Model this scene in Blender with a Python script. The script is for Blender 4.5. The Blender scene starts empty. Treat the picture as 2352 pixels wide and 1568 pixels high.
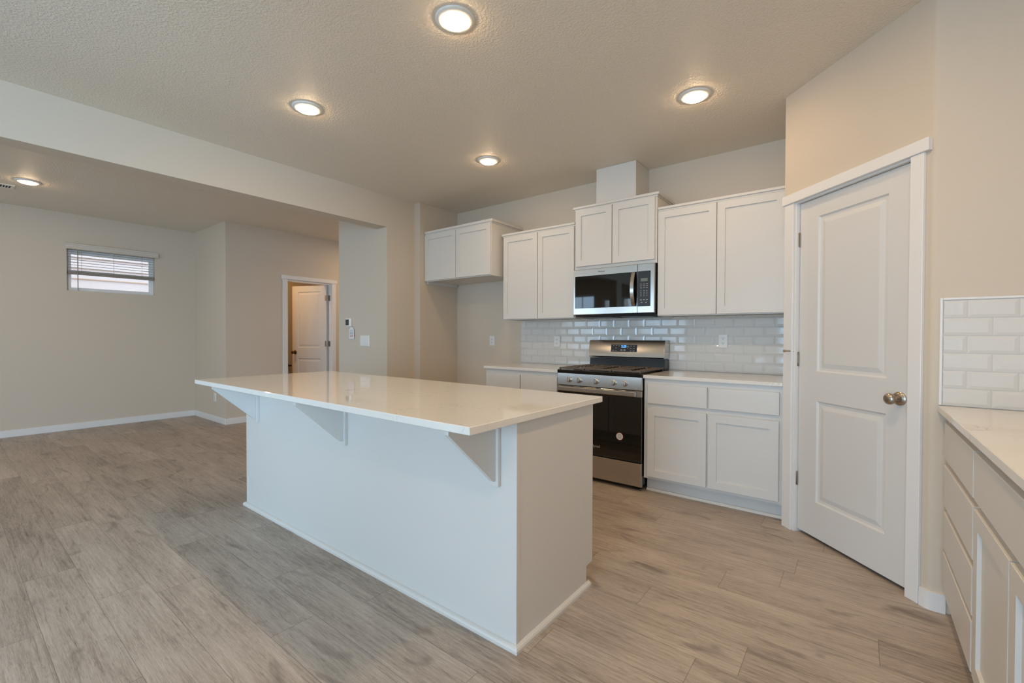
import bpy, bmesh, math, random
from mathutils import Vector, Matrix

# ------------------------------------------------------------------ camera
S = bpy.context.scene
COL = S.collection
CAM = (2.0877, -4.0453, 1.2144)
YAW, PITCH, ROLL, FPX = 0.6577, -0.0128, 0.0031, 1028.0
cam_data = bpy.data.cameras.new('camera')
cam = bpy.data.objects.new('camera', cam_data)
COL.objects.link(cam)
cam_data.sensor_fit = 'HORIZONTAL'
cam_data.sensor_width = 36.0
cam_data.lens = FPX / 2352.0 * 36.0
cam_data.clip_start = 0.02
_f = Vector((-math.sin(YAW) * math.cos(PITCH), math.cos(YAW) * math.cos(PITCH), math.sin(PITCH)))
_r = Vector((math.cos(YAW), math.sin(YAW), 0))
_u = _r.cross(_f)
_r2 = math.cos(ROLL) * _r + math.sin(ROLL) * _u
_u2 = -math.sin(ROLL) * _r + math.cos(ROLL) * _u
cam.matrix_world = Matrix(((_r2.x, _u2.x, -_f.x, CAM[0]), (_r2.y, _u2.y, -_f.y, CAM[1]),
                           (_r2.z, _u2.z, -_f.z, CAM[2]), (0, 0, 0, 1)))
S.camera = cam

# ------------------------------------------------------------------ light levels
S.view_settings.view_transform = 'Standard'
S.view_settings.look = 'None'
S.view_settings.gamma = 1.0
S.view_settings.use_curve_mapping = False
S.view_settings.exposure = 0.30
DAY = (0.40, 0.665, 1.0)          # overcast daylight
WARM = (1.0, 0.70, 0.41)         # warm LED lamps
LAMP_STRENGTH = 106.0
FILL_WATTS, HALL_WATTS, BATH_WATTS = 9.5, 10.0, 8.0
DAY_WATTS_M2 = 32.0

world = bpy.data.worlds.new('sky')
S.world = world
world.use_nodes = True
wn = world.node_tree
bg = wn.nodes['Background']
bg.inputs['Color'].default_value = (0.80, 0.89, 1.0, 1)
bg.inputs['Strength'].default_value = 2.2


def area_light(name, loc, aim, sx, sy, watts, color, shape='RECTANGLE'):
    l = bpy.data.lights.new(name, 'AREA')
    l.shape = shape
    l.size = sx
    if shape in ('RECTANGLE', 'ELLIPSE'):
        l.size_y = sy
    l.energy = watts
    l.color = color
    o = bpy.data.objects.new(name, l)
    COL.objects.link(o)
    o.location = loc
    o.rotation_euler = Vector(aim).to_track_quat('-Z', 'Z').to_euler()
    return o


YREAR = -7.6
# rear windows of the house (behind the camera): x0, x1, z0, z1
REAR = [(-5.1, -3.48, 0.62, 2.33), (-3.26, -2.98, 0.25, 2.2), (-2.72, -1.35, 0.62, 2.22), (0.7, 2.75, 0.06, 2.22)]
SIDE = (-7.1, -5.2, 0.5, 2.22)     # unseen window added in the right wall to bring side daylight
for (x0, x1, z0, z1) in REAR:
    area_light('daylight', ((x0 + x1) / 2, YREAR - 0.6, (z0 + z1) / 2 + 0.15), (0, 1, -0.3), x1 - x0, z1 - z0,
               DAY_WATTS_M2 * (1.05 if x0 > 0 else 0.33) * (x1 - x0) * (z1 - z0), DAY)
# added unseen lights: side window daylight, then warm fill at the ceiling
_y0, _y1, _z0, _z1 = SIDE
area_light('daylight', (3.6, (_y0 + _y1) / 2, (_z0 + _z1) / 2 + 0.15), (-1, 0, -0.3), _y1 - _y0, _z1 - _z0, DAY_WATTS_M2 * 2.6 * (_y1 - _y0) * (_z1 - _z0), DAY)
for (ax_, ay_) in ((1.93, -2.487), (1.93, -4.6), (-3.6, -5.8)):
    area_light('added_ceiling_fill', (ax_, ay_, 2.718), (0, 0, -1), 0.125, 0.125, FILL_WATTS, WARM, 'DISK')  # fill without fixtures, added to warm header, island end and living room
area_light('hall_glow', (-3.75, 0.55, 2.70), (0, 0, -1), 0.16, 0.16, HALL_WATTS, WARM, 'DISK')
area_light('bathroom_glow', (-5.05, -1.15, 2.70), (0, 0, -1), 0.3, 0.3, BATH_WATTS, (1.0, 0.66, 0.34), 'DISK')


# ------------------------------------------------------------------ materials
def mat(name, color, rough=0.5, metal=0.0, spec=0.5, bump=None, coat=0.0):
    m = bpy.data.materials.new(name)
    m.use_nodes = True
    nt = m.node_tree
    b = nt.nodes['Principled BSDF']
    b.inputs['Base Color'].default_value = (*color, 1)
    b.inputs['Roughness'].default_value = rough
    b.inputs['Metallic'].default_value = metal
    b.inputs['Specular IOR Level'].default_value = spec
    b.inputs['Coat Weight'].default_value = coat
    if bump:
        scale, strength, dist, detail, stretch = bump
        tc = nt.nodes.new('ShaderNodeTexCoord')
        mp = nt.nodes.new('ShaderNodeMapping')
        mp.inputs['Scale'].default_value = stretch
        nz = nt.nodes.new('ShaderNodeTexNoise')
        nz.inputs['Scale'].default_value = scale
        nz.inputs['Detail'].default_value = detail
        bp = nt.nodes.new('ShaderNodeBump')
        bp.inputs['Strength'].default_value = strength
        bp.inputs['Distance'].default_value = dist
        nt.links.new(tc.outputs['Object'], mp.inputs['Vector'])
        nt.links.new(mp.outputs[0], nz.inputs['Vector'])
        nt.links.new(nz.outputs['Fac'], bp.inputs['Height'])
        nt.links.new(bp.outputs[0], b.inputs['Normal'])
    return m


def srgb(r, g, b):
    f = lambda c: (c / 255 / 12.92) if c / 255 <= 0.04045 else ((c / 255 + 0.055) / 1.055) ** 2.4
    return (f(r), f(g), f(b))


M = {}
M['wall'] = mat('wall_paint', srgb(214, 200, 181), 0.6, bump=(160, 0.10, 0.002, 3, (1, 1, 1)), spec=0.35)
M['white'] = mat('white_cabinet_paint', srgb(219, 215, 208), 0.38, bump=(300, 0.03, 0.001, 2, (1, 1, 1)))
M['trim'] = mat('white_trim_paint', srgb(235, 232, 228), 0.35)
M['door'] = mat('white_door_paint', srgb(222, 219, 214), 0.42, bump=(420, 0.05, 0.001, 2, (1, 1, 0.2)))
M['plastic'] = mat('white_plastic', srgb(236, 234, 228), 0.35)
M['vinyl'] = mat('white_vinyl', srgb(240, 240, 238), 0.4)
M['slat'] = mat('blind_slat', srgb(240, 237, 231), 0.5)
_nt = M['slat'].node_tree
_tl = _nt.nodes.new('ShaderNodeBsdfTranslucent')
_tl.inputs['Color'].default_value = (0.85, 0.84, 0.82, 1)
_mx = _nt.nodes.new('ShaderNodeMixShader')
_mx.inputs[0].default_value = 0.7
_nt.links.new(_nt.nodes['Principled BSDF'].outputs[0], _mx.inputs[1])
_nt.links.new(_tl.outputs[0], _mx.inputs[2])
_nt.links.new(_mx.outputs[0], _nt.nodes['Material Output'].inputs['Surface'])
M['valance'] = mat('blind_valance', srgb(216, 207, 193), 0.5)
M['cord'] = mat('blind_cord', srgb(150, 140, 128), 0.6)
M['tile'] = mat('glazed_white_tile', srgb(222, 219, 213), 0.06, bump=(14, 0.05, 0.004, 2, (1, 1, 1)))
M['grout'] = mat('grout', srgb(222, 219, 213), 0.8)
M['black'] = mat('black_enamel', srgb(14, 13, 13), 0.18)
M['blackmatte'] = mat('black_matte', srgb(16, 15, 15), 0.6)
M['grate'] = mat('cast_iron', srgb(100, 88, 78), 0.55, bump=(500, 0.2, 0.001, 2, (1, 1, 1)))
M['blackglass'] = mat('black_oven_glass', srgb(10, 8, 6), 0.03, spec=0.8)
M['mwglass'] = mat('microwave_glass', srgb(12, 10, 9), 0.03, spec=0.7)
M['dark'] = mat('dark_grey_plastic', srgb(36, 36, 37), 0.3)
M['lcd'] = mat('lcd_display', srgb(112, 122, 112), 0.3)
M['nickel'] = mat('satin_nickel', srgb(182, 172, 158), 0.28, metal=1.0)
M['bronze'] = mat('aged_bronze', srgb(110, 84, 56), 0.28, metal=1.0)
M['ink'] = mat('grey_print', srgb(150, 150, 150), 0.6)
M['redink'] = mat('red_print', srgb(190, 90, 95), 0.6)
M['paper'] = mat('white_paper', srgb(236, 234, 236), 0.7)
M['legend'] = mat('panel_legend', srgb(175, 172, 165), 0.5)
M['chrome'] = mat('polished_metal', srgb(205, 203, 200), 0.12, metal=1.0)
M['filter'] = mat('grey_filter_mesh', srgb(96, 96, 98), 0.45, metal=0.6)
M['screen'] = mat('thermostat_screen', srgb(62, 66, 74), 0.25)
M['siding'] = mat('neighbour_siding', srgb(214, 206, 210), 0.8)
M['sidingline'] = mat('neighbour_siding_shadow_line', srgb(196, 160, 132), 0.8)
M['slot'] = mat('outlet_slot', srgb(70, 66, 62), 0.6)
M['vent_dark'] = mat('vent_shade', srgb(60, 57, 54), 0.8)


def glow(name, color, strength):
    m = bpy.data.materials.new(name)
    m.use_nodes = True
    b = m.node_tree.nodes['Principled BSDF']
    b.inputs['Base Color'].default_value = (0.8, 0.8, 0.8, 1)
    b.inputs['Emission Color'].default_value = (*color, 1)
    b.inputs['Emission Strength'].default_value = strength
    return m


M['lens'] = glow('lamp_lens', WARM, LAMP_STRENGTH)
M['digits'] = glow('blue_clock_digits', (0.02, 0.25, 1.0), 3.0)


def steel():
    m = mat('brushed_stainless', srgb(200, 197, 192), 0.27, metal=1.0)
    nt = m.node_tree
    b = nt.nodes['Principled BSDF']
    tc = nt.nodes.new('ShaderNodeTexCoord')
    mp = nt.nodes.new('ShaderNodeMapping')
    mp.inputs['Scale'].default_value = (3, 300, 300)
    nz = nt.nodes.new('ShaderNodeTexNoise')
    nz.inputs['Scale'].default_value = 4
    nz.inputs['Detail'].default_value = 3
    mr = nt.nodes.new('ShaderNodeMapRange')
    mr.inputs['To Min'].default_value = 0.16
    mr.inputs['To Max'].default_value = 0.28
    nt.links.new(tc.outputs['Object'], mp.inputs['Vector'])
    nt.links.new(mp.outputs[0], nz.inputs['Vector'])
    nt.links.new(nz.outputs['Fac'], mr.inputs['Value'])
    nt.links.new(mr.outputs[0], b.inputs['Roughness'])
    return m


M['steel'] = steel()


def pane_glass():
    m = bpy.data.materials.new('window_glass')
    m.use_nodes = True
    nt = m.node_tree
    nt.nodes.remove(nt.nodes['Principled BSDF'])
    out = nt.nodes['Material Output']
    tr = nt.nodes.new('ShaderNodeBsdfTransparent')
    tr.inputs[0].default_value = (0.95, 0.97, 0.96, 1)
    gl = nt.nodes.new('ShaderNodeBsdfGlossy')
    gl.inputs['Roughness'].default_value = 0.02
    fr = nt.nodes.new('ShaderNodeFresnel')
    fr.inputs['IOR'].default_value = 1.45
    mx = nt.nodes.new('ShaderNodeMixShader')
    nt.links.new(fr.outputs[0], mx.inputs[0])
    nt.links.new(tr.outputs[0], mx.inputs[1])
    nt.links.new(gl.outputs[0], mx.inputs[2])
    nt.links.new(mx.outputs[0], out.inputs['Surface'])
    return m


M['glass'] = pane_glass()


def ceiling_mat():
    m = mat('textured_ceiling_paint', srgb(236, 226, 209), 0.55, spec=0.4)
    nt = m.node_tree
    b = nt.nodes['Principled BSDF']
    tc = nt.nodes.new('ShaderNodeTexCoord')
    n1 = nt.nodes.new('ShaderNodeTexNoise')
    n1.inputs['Scale'].default_value = 78
    n1.inputs['Detail'].default_value = 3.0
    n1.inputs['Roughness'].default_value = 0.55
    n1.inputs['Distortion'].default_value = 0.5
    r = nt.nodes.new('ShaderNodeValToRGB')
    r.color_ramp.elements[0].position = 0.40
    r.color_ramp.elements[1].position = 0.66
    bp = nt.nodes.new('ShaderNodeBump')
    bp.inputs['Strength'].default_value = 0.55
    bp.inputs['Distance'].default_value = 0.0035
    nt.links.new(tc.outputs['Object'], n1.inputs['Vector'])
    nt.links.new(n1.outputs['Fac'], r.inputs['Fac'])
    nt.links.new(r.outputs['Color'], bp.inputs['Height'])
    nt.links.new(bp.outputs[0], b.inputs['Normal'])
    return m


M['ceiling'] = ceiling_mat()


def quartz():
    m = mat('white_quartz', srgb(232, 226, 217), 0.045, spec=0.55)
    nt = m.node_tree
    b = nt.nodes['Principled BSDF']
    tc = nt.nodes.new('ShaderNodeTexCoord')
    n0 = nt.nodes.new('ShaderNodeTexNoise')
    n0.inputs['Scale'].default_value = 5
    n0.inputs['Detail'].default_value = 6
    n0.inputs['Distortion'].default_value = 1.6
    r = nt.nodes.new('ShaderNodeValToRGB')
    e = r.color_ramp.elements
    e[0].position = 0.488
    e[0].color = (0, 0, 0, 1)
    e[1].position = 0.5
    e[1].color = (1, 1, 1, 1)
    e2 = e.new(0.512)
    e2.color = (0, 0, 0, 1)
    n2 = nt.nodes.new('ShaderNodeTexNoise')
    n2.inputs['Scale'].default_value = 3.1
    r2 = nt.nodes.new('ShaderNodeValToRGB')
    r2.color_ramp.elements[0].position = 0.52
    r2.color_ramp.elements[1].position = 0.68
    mul = nt.nodes.new('ShaderNodeMath')
    mul.operation = 'MULTIPLY'
    mx = nt.nodes.new('ShaderNodeMix')
    mx.data_type = 'RGBA'
    mx.inputs[6].default_value = (*srgb(234, 229, 221), 1)
    mx.inputs[7].default_value = (*srgb(202, 194, 184), 1)
    nt.links.new(tc.outputs['Object'], n0.inputs['Vector'])
    nt.links.new(tc.outputs['Object'], n2.inputs['Vector'])
    nt.links.new(n0.outputs['Fac'], r.inputs['Fac'])
    nt.links.new(n2.outputs['Fac'], r2.inputs['Fac'])
    nt.links.new(r.outputs['Color'], mul.inputs[0])
    nt.links.new(r2.outputs['Color'], mul.inputs[1])
    nt.links.new(mul.outputs[0], mx.inputs[0])
    nt.links.new(mx.outputs[2], b.inputs['Base Color'])
    return m


M['quartz'] = quartz()


def plank_floor():
    """grey-brown oak look planks running along x"""
    m = mat('oak_plank_floor', (0.3, 0.26, 0.22), 0.42, spec=0.32)
    nt = m.node_tree
    N, L = nt.nodes, nt.links
    b = N['Principled BSDF']

    def math_(op, a, c=None):
        n = N.new('ShaderNodeMath')
        n.operation = op
        for i, v in enumerate((a, c)):
            if v is None:
                continue
            if hasattr(v, 'is_linked'):
                L.new(v, n.inputs[i])
            else:
                n.inputs[i].default_value = v
        return n.outputs[0]

    PW, PL = 0.1865, 1.22
    tc = N.new('ShaderNodeTexCoord')
    sp = N.new('ShaderNodeSeparateXYZ')
    L.new(tc.outputs['Object'], sp.inputs[0])
    x, y = sp.outputs[0], sp.outputs[1]
    ry = math_('DIVIDE', math_('ADD', y, 1.36 + 50 * PW), PW)
    row = math_('FLOOR', ry)
    fy = math_('FRACT', ry)
    wr = N.new('ShaderNodeTexWhiteNoise')
    wr.noise_dimensions = '1D'
    L.new(row, wr.inputs['W'])
    rx = math_('DIVIDE', math_('ADD', math_('ADD', x, 40.0), math_('MULTIPLY', wr.outputs['Value'], PL * 7)), PL)
    col = math_('FLOOR', rx)
    fx = math_('FRACT', rx)
    cmb = N.new('ShaderNodeCombineXYZ')
    L.new(row, cmb.inputs[0])
    L.new(col, cmb.inputs[1])
    wp = N.new('ShaderNodeTexWhiteNoise')
    wp.noise_dimensions = '3D'
    L.new(cmb.outputs[0], wp.inputs['Vector'])
    # grain coordinates: stretched along x, shifted per plank
    gx = math_('ADD', x, math_('MULTIPLY', wp.outputs['Value'], 37.0))
    gy = math_('ADD', y, math_('MULTIPLY', wp.outputs['Value'], 11.0))

    def vec(sx, sy, off=0.0):
        c = N.new('ShaderNodeCombineXYZ')
        L.new(math_('MULTIPLY', gx, sx), c.inputs[0])
        L.new(math_('MULTIPLY', gy, sy), c.inputs[1])
        c.inputs[2].default_value = off
        return c.outputs[0]

    def noise(v, scale, detail=4, dist=0.0, rough=0.55):
        n = N.new('ShaderNodeTexNoise')
        n.inputs['Scale'].default_value = scale
        n.inputs['Detail'].default_value = detail
        n.inputs['Distortion'].default_value = dist
        n.inputs['Roughness'].default_value = rough
        L.new(v, n.inputs['Vector'])
        return n.outputs['Fac']

    big = noise(vec(1.1, 6.0), 1.4, 3, 0.6)               # broad light and dark bands
    mid = noise(vec(1.3, 14.0, 3.0), 2.2, 5, 1.3, 0.6)    # cathedral grain
    ring = math_('FRACT', math_('MULTIPLY', mid, 9.0))
    ring = math_('ABSOLUTE', math_('SUBTRACT', ring, 0.5))
    fine = noise(vec(6.0, 120.0, 7.0), 3.0, 4, 0.3, 0.65)  # fine streaks
    knot = noise(vec(2.2, 5.5, 13.0), 1.6, 2, 0.8)
    kr = N.new('ShaderNodeMapRange')
    kr.inputs['From Min'].default_value = 0.60
    kr.inputs['From Max'].default_value = 0.78
    L.new(knot, kr.inputs['Value'])
    crack = noise(vec(1.4, 34.0, 21.0), 2.6, 3, 0.9)
    ck = N.new('ShaderNodeMapRange')
    ck.inputs['From Min'].default_value = 0.65
    ck.inputs['From Max'].default_value = 0.71
    L.new(crack, ck.inputs['Value'])

    streak = noise(vec(1.6, 40.0, 31.0), 2.0, 5, 0.7, 0.6)   # centimetre streaks
    t = math_('ADD', math_('MULTIPLY', big, 0.50), math_('MULTIPLY', fine, 0.62))
    t = math_('ADD', t, math_('MULTIPLY', streak, 0.60))
    t = math_('ADD', t, math_('MULTIPLY', ring, 0.22))
    t = math_('ADD', t, math_('MULTIPLY', wp.outputs['Value'], 0.14))
    t = math_('SUBTRACT', t, 0.27)
    ramp = N.new('ShaderNodeValToRGB')
    e = ramp.color_ramp.elements
    e[0].position = 0.40
    e[0].color = (*srgb(117, 105, 96), 1)
    e[1].position = 0.95
    e[1].color = (*srgb(199, 185, 170), 1)
    em = e.new(0.66)
    em.color = (*srgb(168, 153, 139), 1)
    L.new(t, ramp.inputs['Fac'])
    dark = N.new('ShaderNodeMix')
    dark.data_type = 'RGBA'
    dark.inputs[7].default_value = (*srgb(92, 80, 71), 1)
    L.new(ramp.outputs['Color'], dark.inputs[6])
    kk = math_('MAXIMUM', math_('MULTIPLY', kr.outputs[0], 0.6), math_('MULTIPLY', ck.outputs[0], 0.4))
    L.new(kk, dark.inputs[0])
    # seams
    ey = math_('MINIMUM', fy, math_('SUBTRACT', 1.0, fy))
    ex = math_('MINIMUM', fx, math_('SUBTRACT', 1.0, fx))
    sy = math_('LESS_THAN', ey, 0.0010 / PW)
    sx = math_('LESS_THAN', ex, 0.0011 / PL)
    seam = math_('MULTIPLY', math_('MAXIMUM', sy, sx), 0.55)
    fin = N.new('ShaderNodeMix')
    fin.data_type = 'RGBA'
    fin.inputs[7].default_value = (*srgb(84, 72, 63), 1)
    L.new(dark.outputs[2], fin.inputs[6])
    L.new(seam, fin.inputs[0])
    L.new(fin.outputs[2], b.inputs['Base Color'])
    bp = N.new('ShaderNodeBump')
    bp.inputs['Strength'].default_value = 0.12
    bp.inputs['Distance'].default_value = 0.001
    L.new(fine, bp.inputs['Height'])
    L.new(bp.outputs[0], b.inputs['Normal'])
    return m


M['floor'] = plank_floor()

# ------------------------------------------------------------------ mesh helpers (world coordinates)
ROOTLOC = {}


def box(bm, x0, x1, y0, y1, z0, z1, bev=0.0, seg=1):
    x0, x1 = sorted((x0, x1))
    y0, y1 = sorted((y0, y1))
    z0, z1 = sorted((z0, z1))
    v = [bm.verts.new(p) for p in ((x0, y0, z0), (x1, y0, z0), (x1, y1, z0), (x0, y1, z0),
                                   (x0, y0, z1), (x1, y0, z1), (x1, y1, z1), (x0, y1, z1))]
    fs = [bm.faces.new([v[i] for i in f]) for f in ((0, 3, 2, 1), (4, 5, 6, 7), (0, 1, 5, 4), (1, 2, 6, 5), (2, 3, 7, 6), (3, 0, 4, 7))]
    if bev > 0:
        es = list({e for f in fs for e in f.edges})
        bmesh.ops.bevel(bm, geom=es, offset=bev, segments=seg, affect='EDGES', clamp_overlap=True)


def obox(bm, fr, u0, u1, v0, v1, n0, n1, bev=0.0):
    """box in a frame fr = (origin, U, V, N)"""
    o, U, V, Nn = fr
    pts = []
    for (a, b_, c) in ((u0, v0, n0), (u1, v0, n0), (u1, v1, n0), (u0, v1, n0), (u0, v0, n1), (u1, v0, n1), (u1, v1, n1), (u0, v1, n1)):
        pts.append(bm.verts.new(o + U * a + V * b_ + Nn * c))
    fs = [bm.faces.new([pts[i] for i in f]) for f in ((0, 3, 2, 1), (4, 5, 6, 7), (0, 1, 5, 4), (1, 2, 6, 5), (2, 3, 7, 6), (3, 0, 4, 7))]
    if bev > 0:
        es = list({e for f in fs for e in f.edges})
        bmesh.ops.bevel(bm, geom=es, offset=bev, segments=1, affect='EDGES', clamp_overlap=True)


def prism(bm, poly, z0, z1):
    """vertical prism over an xy polygon"""
    lo = [bm.verts.new((x, y, z0)) for x, y in poly]
    hi = [bm.verts.new((x, y, z1)) for x, y in poly]
    n = len(poly)
    bm.faces.new(list(reversed(lo)))
    bm.faces.new(hi)
    for i in range(n):
        j = (i + 1) % n
        bm.faces.new((lo[i], lo[j], hi[j], hi[i]))


def extrude_poly(bm, pts, d):
    """closed polygon (world points) extruded by vector d"""
    d = Vector(d)
    a = [bm.verts.new(Vector(p)) for p in pts]
    b = [bm.verts.new(Vector(p) + d) for p in pts]
    n = len(pts)
    bm.faces.new(list(reversed(a)))
    bm.faces.new(b)
    for i in range(n):
        j = (i + 1) % n
        bm.faces.new((a[i], a[j], b[j], b[i]))


def lathe(bm, prof, o, axis, n=32, cap=True):
    """profile [(radius, height)] revolved about axis through o"""
    o, ax = Vector(o), Vector(axis).normalized()
    t = Vector((0, 0, 1)) if abs(ax.z) < 0.9 else Vector((1, 0, 0))
    e1 = ax.cross(t).normalized()
    e2 = ax.cross(e1).normalized()
    rings = []
    for r, h in prof:
        if r < 1e-6:
            rings.append([bm.verts.new(o + ax * h)])
        else:
            rings.append([bm.verts.new(o + ax * h + (e1 * math.cos(2 * math.pi * k / n) + e2 * math.sin(2 * math.pi * k / n)) * r) for k in range(n)])
    for a, b in zip(rings, rings[1:]):
        for k in range(n):
            j = (k + 1) % n
            if len(a) == 1 and len(b) == 1:
                continue
            if len(a) == 1:
                bm.faces.new((a[0], b[k], b[j]))
            elif len(b) == 1:
                bm.faces.new((a[k], a[j], b[0]))
            else:
                bm.faces.new((a[k], a[j], b[j], b[k]))
    if cap:
        for ring in (rings[0], rings[-1]):
            if len(ring) > 2:
                bm.faces.new(ring)


def tube(bm, pts, r, n=10):
    pts = [Vector(p) for p in pts]
    rings = []
    for i, p in enumerate(pts):
        d = (pts[min(i + 1, len(pts) - 1)] - pts[max(i - 1, 0)]).normalized()
        t = Vector((0, 0, 1)) if abs(d.z) < 0.9 else Vector((1, 0, 0))
        e1 = d.cross(t).normalized()
        e2 = d.cross(e1).normalized()
        rings.append([bm.verts.new(p + (e1 * math.cos(2 * math.pi * k / n) + e2 * math.sin(2 * math.pi * k / n)) * r) for k in range(n)])
    for a, b in zip(rings, rings[1:]):
        for k in range(n):
            j = (k + 1) % n
            bm.faces.new((a[k], a[j], b[j], b[k]))
    bm.faces.new(rings[0])
    bm.faces.new(list(reversed(rings[-1])))


def rings_panel(bm, fr, rings, back=True):
    """rings = [(u0,u1,v0,v1,n)] joined in order, last one capped (and the first when back)"""
    o, U, V, Nn = fr
    R = []
    for (u0, u1, v0, v1, n) in rings:
        R.append([bm.verts.new(o + U * a + V * b + Nn * n) for a, b in ((u0, v0), (u1, v0), (u1, v1), (u0, v1))])
    for a, b in zip(R, R[1:]):
        for k in range(4):
            j = (k + 1) % 4
            bm.faces.new((a[k], a[j], b[j], b[k]))
    bm.faces.new(R[-1])
    if back:
        bm.faces.new(list(reversed(R[0])))


def shaker(bm, fr, u0, u1, v0, v1, th=0.019, stile=0.055, depth=0.0105):
    e = 0.0015
    i = stile
    rings_panel(bm, fr, [(u0, u1, v0, v1, 0), (u0, u1, v0, v1, th - e), (u0 + e, u1 - e, v0 + e, v1 - e, th),
                         (u0 + i, u1 - i, v0 + i, v1 - i, th), (u0 + i + .001, u1 - i - .001, v0 + i + .001, v1 - i - .001, th - depth)])


def slab(bm, fr, u0, u1, v0, v1, th=0.019, e=0.002):
    rings_panel(bm, fr, [(u0, u1, v0, v1, 0), (u0, u1, v0, v1, th - e), (u0 + e, u1 - e, v0 + e, v1 - e, th)])


def obj(name, bm, m, parent=None, base=None, smooth=False):
    """link a bmesh built in world coordinates as one mesh object"""
    bmesh.ops.recalc_face_normals(bm, faces=bm.faces[:])
    if parent is not None:
        base = ROOTLOC[parent.name]
    if base is None:
        xs = [v.co.x for v in bm.verts]
        ys = [v.co.y for v in bm.verts]
        zs = [v.co.z for v in bm.verts]
        base = Vector(((min(xs) + max(xs)) / 2, (min(ys) + max(ys)) / 2, min(zs)))
    base = Vector(base)
    for v in bm.verts:
        v.co -= base
    me = bpy.data.meshes.new(name)
    bm.to_mesh(me)
    bm.free()
    if isinstance(m, str):
        m = M[m]
    me.materials.append(m)
    if smooth:
        for p in me.polygons:
            p.use_smooth = True
        try:
            me.set_sharp_from_angle(angle=math.radians(35))
        except Exception:
            pass
    o = bpy.data.objects.new(name, me)
    COL.objects.link(o)
    if parent is not None:
        o.parent = parent
    else:
        o.location = base
    ROOTLOC[o.name] = base
    return o


def thing(name, label, cat, loc, group=None):
    o = bpy.data.objects.new(name, None)
    COL.objects.link(o)
    o.location = loc
    o.empty_display_size = 0.1
    o['label'] = label
    o['category'] = cat
    if group:
        o['group'] = group
    ROOTLOC[o.name] = Vector(loc)
    return o


def tag(o, label, cat, group=None):
    o['label'] = label
    o['category'] = cat
    if group:
        o['group'] = group
    return o


def struct(name, bm, m, label, cat, parent=None, base=(0, 0, 0), smooth=False):
    o = obj(name, bm, m, parent, base, smooth)
    if parent is None:
        o['kind'] = 'structure'
        o['label'] = label
        o['category'] = cat
    return o


def B(*boxes, bev=0.0):
    bm = bmesh.new()
    for b in boxes:
        box(bm, *b, bev=bev)
    return bm


def copy_tree(root, loc, label):
    """copy of a thing with copies of its parts and their sub-parts"""
    r = root.copy()
    COL.objects.link(r)
    r.location = loc
    r['label'] = label
    ROOTLOC[r.name] = Vector(loc)
    for ch in list(root.children):
        c = ch.copy()
        COL.objects.link(c)
        c.parent = r
        for g in ch.children:
            d = g.copy()
            COL.objects.link(d)
            d.parent = c
    return r


def text_mesh(body, size, extrude=0.0004):
    cu = bpy.data.curves.new('t', 'FONT')
    cu.body = body
    cu.size = size
    cu.extrude = extrude
    cu.align_x = 'CENTER'
    cu.align_y = 'CENTER'
    cu.resolution_u = 3
    to = bpy.data.objects.new('t', cu)
    me = bpy.data.meshes.new_from_object(to)
    bm = bmesh.new()
    bm.from_mesh(me)
    bpy.data.objects.remove(to)
    bpy.data.curves.remove(cu)
    bpy.data.meshes.remove(me)
    return bm


def place_text(bm, fr):
    o, U, V, Nn = fr
    for v in bm.verts:
        p = v.co.copy()
        v.co = o + U * p.x + V * p.y + Nn * p.z
    return bm


X, Y, Z = Vector((1, 0, 0)), Vector((0, 1, 0)), Vector((0, 0, 1))


def FRONT(y):      # frame facing -y: u = x, v = z, n towards the room
    return (Vector((0, y, 0)), X, Z, -Y)


def WESTF(x):      # frame facing -x: u = y, v = z
    return (Vector((x, 0, 0)), Y, Z, -X)


def EASTF(x):      # frame facing +x: u = y, v = z
    return (Vector((x, 0, 0)), Y, Z, X)


def BACKF(y):      # frame facing +y
    return (Vector((0, y, 0)), X, Z, Y)


# ------------------------------------------------------------------ the room shell
CEIL = 2.7435
XA = -2.005          # kitchen face of the header and wall beside the opening
XF = -1.911          # kitchen face beside the fridge space
XH = -4.6465         # wall with the open door
XW = -5.817          # wall with the small window
YJ = -0.993          # wall end facing the living room
HB = 2.4026          # underside of the header
XR = 3.0

struct('floor', B((-6.0, 3.15, -7.75, 1.65, -0.12, 0)), 'floor', 'grey-brown wood plank floor of the whole open room', 'floor')
struct('ceiling', B((-6.0, 3.15, -7.75, 1.65, CEIL, CEIL + 0.1)), 'ceiling', 'beige knockdown-textured ceiling with round lamps', 'ceiling')
struct('wall_back', B((XF - 0.2, 3.14, 0, 0.12, 0, CEIL)), 'wall', 'beige back wall behind the range and upper cabinets', 'wall')
bm = B((-2.956, XA, YJ, -0.606, 0, CEIL), (-2.956, XF, -0.606, 0, 0, CEIL), (-2.956, XF - .2, 0, 1.55, 0, CEIL))
struct('wall_left', bm, 'wall', 'beige wall block with thermostat beside the fridge space', 'wall')
struct('wall_header', B((-2.179, XA, -5.75, YJ, HB, CEIL), (-2.179, XA, -6.0, -5.75, 0, CEIL), (-2.179, XA, YREAR, -6.0, HB, CEIL)), 'wall',
       'long beige header beam across the opening to the living room', 'wall')
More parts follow.
